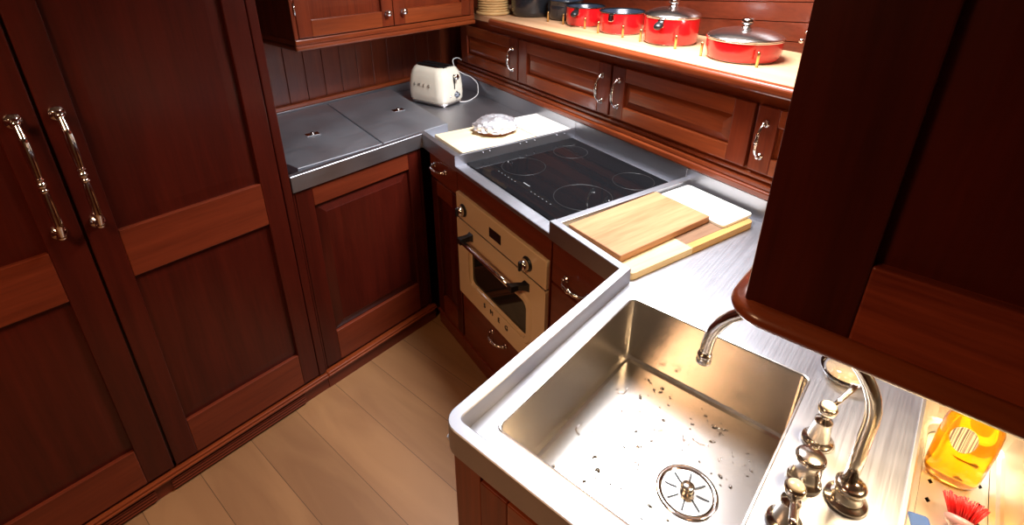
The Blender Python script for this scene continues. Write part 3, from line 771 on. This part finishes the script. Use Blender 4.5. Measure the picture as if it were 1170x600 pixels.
pan(.825, -.285, .094, .088, 'open red saucepan with a short chrome handle mount, second from the black pot', handle='short', ha=radians(200))
pan(.820, -.560, .104, .100, 'tall red saucepan under a shiny chrome lid with handle stub', lidded=True, handle=True, ha=radians(200))
pan(.800, -.894, .121, .068, 'wide shallow red casserole under a domed chrome lid', lidded=True, handle=False)
def black_pot(v, u, R, h, label):
    t = Bthing('black_pot', label, 'pot', v, u, 1.3605, 'black pots on the shelf')
    b = MB(IRON); b.lathe([(R * .80, 0), (R * .90, .006), (R * .985, .03), (R, h * .75), (R, h - .002), (R + .004, h), (R + .004, h + .003), (R - .004, h + .003), (R - .006, h - .004), (R * .9, .012), (0, .010)], 44, cap=True); b.build('pot_body', t)
    b = MB(NAVY); b.lathe([(R + .002, h + .003), (R, h + .007), (R * .75, h + .020), (0, h + .026)], 40); ld = b.build('lid', t)
    b = MB(BLACK, T(0, 0, h + .026)); b.lathe([(.012, 0), (.010, .01), (.02, .018), (.018, .028), (0, .030)], 20); b.build('lid_knob', ld)
black_pot(.800, .348, .103, .125, 'glossy black cast pot beside the round basket')
black_pot(.865, .150, .086, .088, 'black pot between the cast pot and the first red saucepan')
# basket
t = Bthing('basket', 'round woven straw basket at the end of the pan shelf', 'basket', .665, .503, 1.3605)
b = MB(WICKER)
b.lathe([(.082, 0), (.090, .004), (.091, .012), (.086, .017)], 40)
for k in range(9):
    b.lathe([(.076, .016 + k * .0125), (.0815, .020 + k * .0125), (.0825, .0225 + k * .0125), (.0815, .025 + k * .0125), (.076, .0285 + k * .0125)], 40, cap=True)
b.build('woven_coils', t)
b = MB(WICKER); b.lathe([(.072, .1285), (.086, .132), (.086, .140), (.05, .150), (0, .152)], 40); b.build('lid', t)
# hook
t = Bthing('wall_hook', 'small chrome hook on the planked wall beside the hanging cupboard', 'hook', 1.055, -.962, 1.405)
b = MB(CHROME, RY(-pi / 2)); b.lathe([(.010, 0), (.011, .003), (.005, .006), (.004, .022), (.008, .026), (.009, .031), (.006, .036), (0, .037)], 20); b.build('hook_stem', t)
b = MB(CHROME, T(0, 0, .028) @ RY(-pi / 2)); b.lathe([(.007, 0), (.0075, .002), (.004, .004), (.006, .012), (0, .014)], 16); b.build('screw_plate', t)

# ================================================================== HANGING CABINET (right)
t = thing('hanging_cabinet', 'large dark mahogany hanging cupboard with rounded bottom moulding over the sink', 'cabinet', (.60, 0, 0))
YE = .130; YB = -.64
b = MB(mahd('z')); b.box(.021, .42, YB, YE - .001, 1.318, CEIL - .004, .004); b.build('body', t)
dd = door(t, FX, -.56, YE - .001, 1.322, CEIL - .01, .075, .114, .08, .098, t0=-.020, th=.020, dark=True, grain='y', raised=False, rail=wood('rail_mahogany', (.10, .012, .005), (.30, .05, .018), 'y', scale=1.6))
# bullnose moulding, rounded at the free corner
b = MB([mah('y')])
prof = [(.0, 1.3245), (-.006, 1.3245), (-.009, 1.321), (-.014, 1.3195), (-.0195, 1.314), (-.021, 1.308), (-.0185, 1.302), (-.013, 1.2985), (0, 1.2975), (.020, 1.2975), (.020, 1.3175)]
path = [((0, YB), (-1, 0)), ((0, YE - .03), (-1, 0))]
secs = []
for (px, py), (nx, ny) in path[:1]: secs.append([(px - o * -nx if 0 else px + (-o) * nx * 1.0, py + (-o) * ny, z) for o, z in prof])
for k in range(0, 10):
    a = pi - (pi / 2) * k / 9; R0 = .030; c = (.030, YE - .030)
    secs.append([(c[0] + (R0 - o) * cos(a), c[1] + (R0 - o) * sin(a), z) for o, z in prof])
secs.append([(.42, YE - o, z) for o, z in prof])
b.loops(secs, cap0=True, cap1=True, smooth=True); b.build('bottom_moulding', t)
b = MB(mahd('y')); b.prism([(.0, YB), (.42, YB), (.42, YE - .002), (.03, YE - .002), (.0, YE - .03)], 1.2985, 1.3174); b.build('underside', t)

# ================================================================== SINK PENINSULA CABINET
t = thing('sink_cabinet', 'dark mahogany sink peninsula cabinet below the steel rim', 'cabinet', (.42, .5, 0))
b = MB([mah('z'), mahd('z')])
zt = .912
b.box(.022, .040, -1.64, -.004, .09, zt, .002, 0)       # end panel facing the aisle
b.box(.040, .60, -.004, .008, .09, zt, .002, 1)
b.box(.040, .75, -1.64, -1.62, .09, zt, .002, 1)
b.build('body', t)
door(t, FX, -.56, -.07, .12, zt - .02, .06, .06, .07, .09, t0=-.021, th=.018, grain='y', dark=False)
b = MB(mah('z')); b.box(.008, .021, -.066, .0, .09, zt - .004, .003); b.build('corner_post', t)
b = MB(mahd('y')); b.box(.045, .60, -1.62, -.01, 0, .09, .001); b.build('plinth', t)

# ================================================================== CAMERA
cam_d = bpy.data.cameras.new('camera'); cam = bpy.data.objects.new('camera', cam_d); COL.objects.link(cam)
fw0 = Vector((cos(AX), sin(AX), 0)); rt = Vector((sin(AX), -cos(AX), 0)); up0 = Vector((0, 0, 1))
fw = fw0 * cos(PITCH) - up0 * sin(PITCH); up = fw0 * sin(PITCH) + up0 * cos(PITCH)
Rr = rt * cos(ROLL) - up * sin(ROLL); Uu = rt * sin(ROLL) + up * cos(ROLL)
cam.matrix_world = Matrix(((Rr.x, Uu.x, -fw.x, 0), (Rr.y, Uu.y, -fw.y, 0), (Rr.z, Uu.z, -fw.z, 1.733), (0, 0, 0, 1)))
cam_d.sensor_width = 36; cam_d.lens = F_PX / 1170 * 36; cam_d.shift_y = -90 / 1170; cam_d.clip_start = .02
S.camera = cam

# ================================================================== LIGHT
def area(name, loc, size, power, col, target=None, sy=None, spread=None):
    ld = bpy.data.lights.new(name, 'AREA'); ld.energy = power; ld.color = col; ld.size = size
    if sy: ld.shape = 'RECTANGLE'; ld.size_y = sy
    if spread: ld.spread = spread
    o = bpy.data.objects.new(name, ld); COL.objects.link(o); o.location = loc
    if target: o.rotation_euler = (Vector(target) - Vector(loc)).to_track_quat('-Z', 'Y').to_euler()
    return o
area('hatch_daylight', ((HX0 + HX1) / 2, (HY0 + HY1) / 2, CEIL + .20), .48, 80, (.92, .96, 1.0), sy=.72)
area('cabin_lamp', (-.55, .85, CEIL - .03), .40, 17, (1., .60, .32))
for y in (-.06, -.34):
    area('under_cupboard_lamp', (.86, y, 1.290), .07, 5, (1., .74, .42))
w = bpy.data.worlds.new('world'); S.world = w; w.use_nodes = True
w.node_tree.nodes['Background'].inputs[0].default_value = (.6, .7, .85, 1); w.node_tree.nodes['Background'].inputs[1].default_value = .3
S.view_settings.view_transform = 'Standard'; S.view_settings.look = 'None'; S.view_settings.gamma = 1
S.view_settings.use_curve_mapping = False; S.view_settings.exposure = 0.
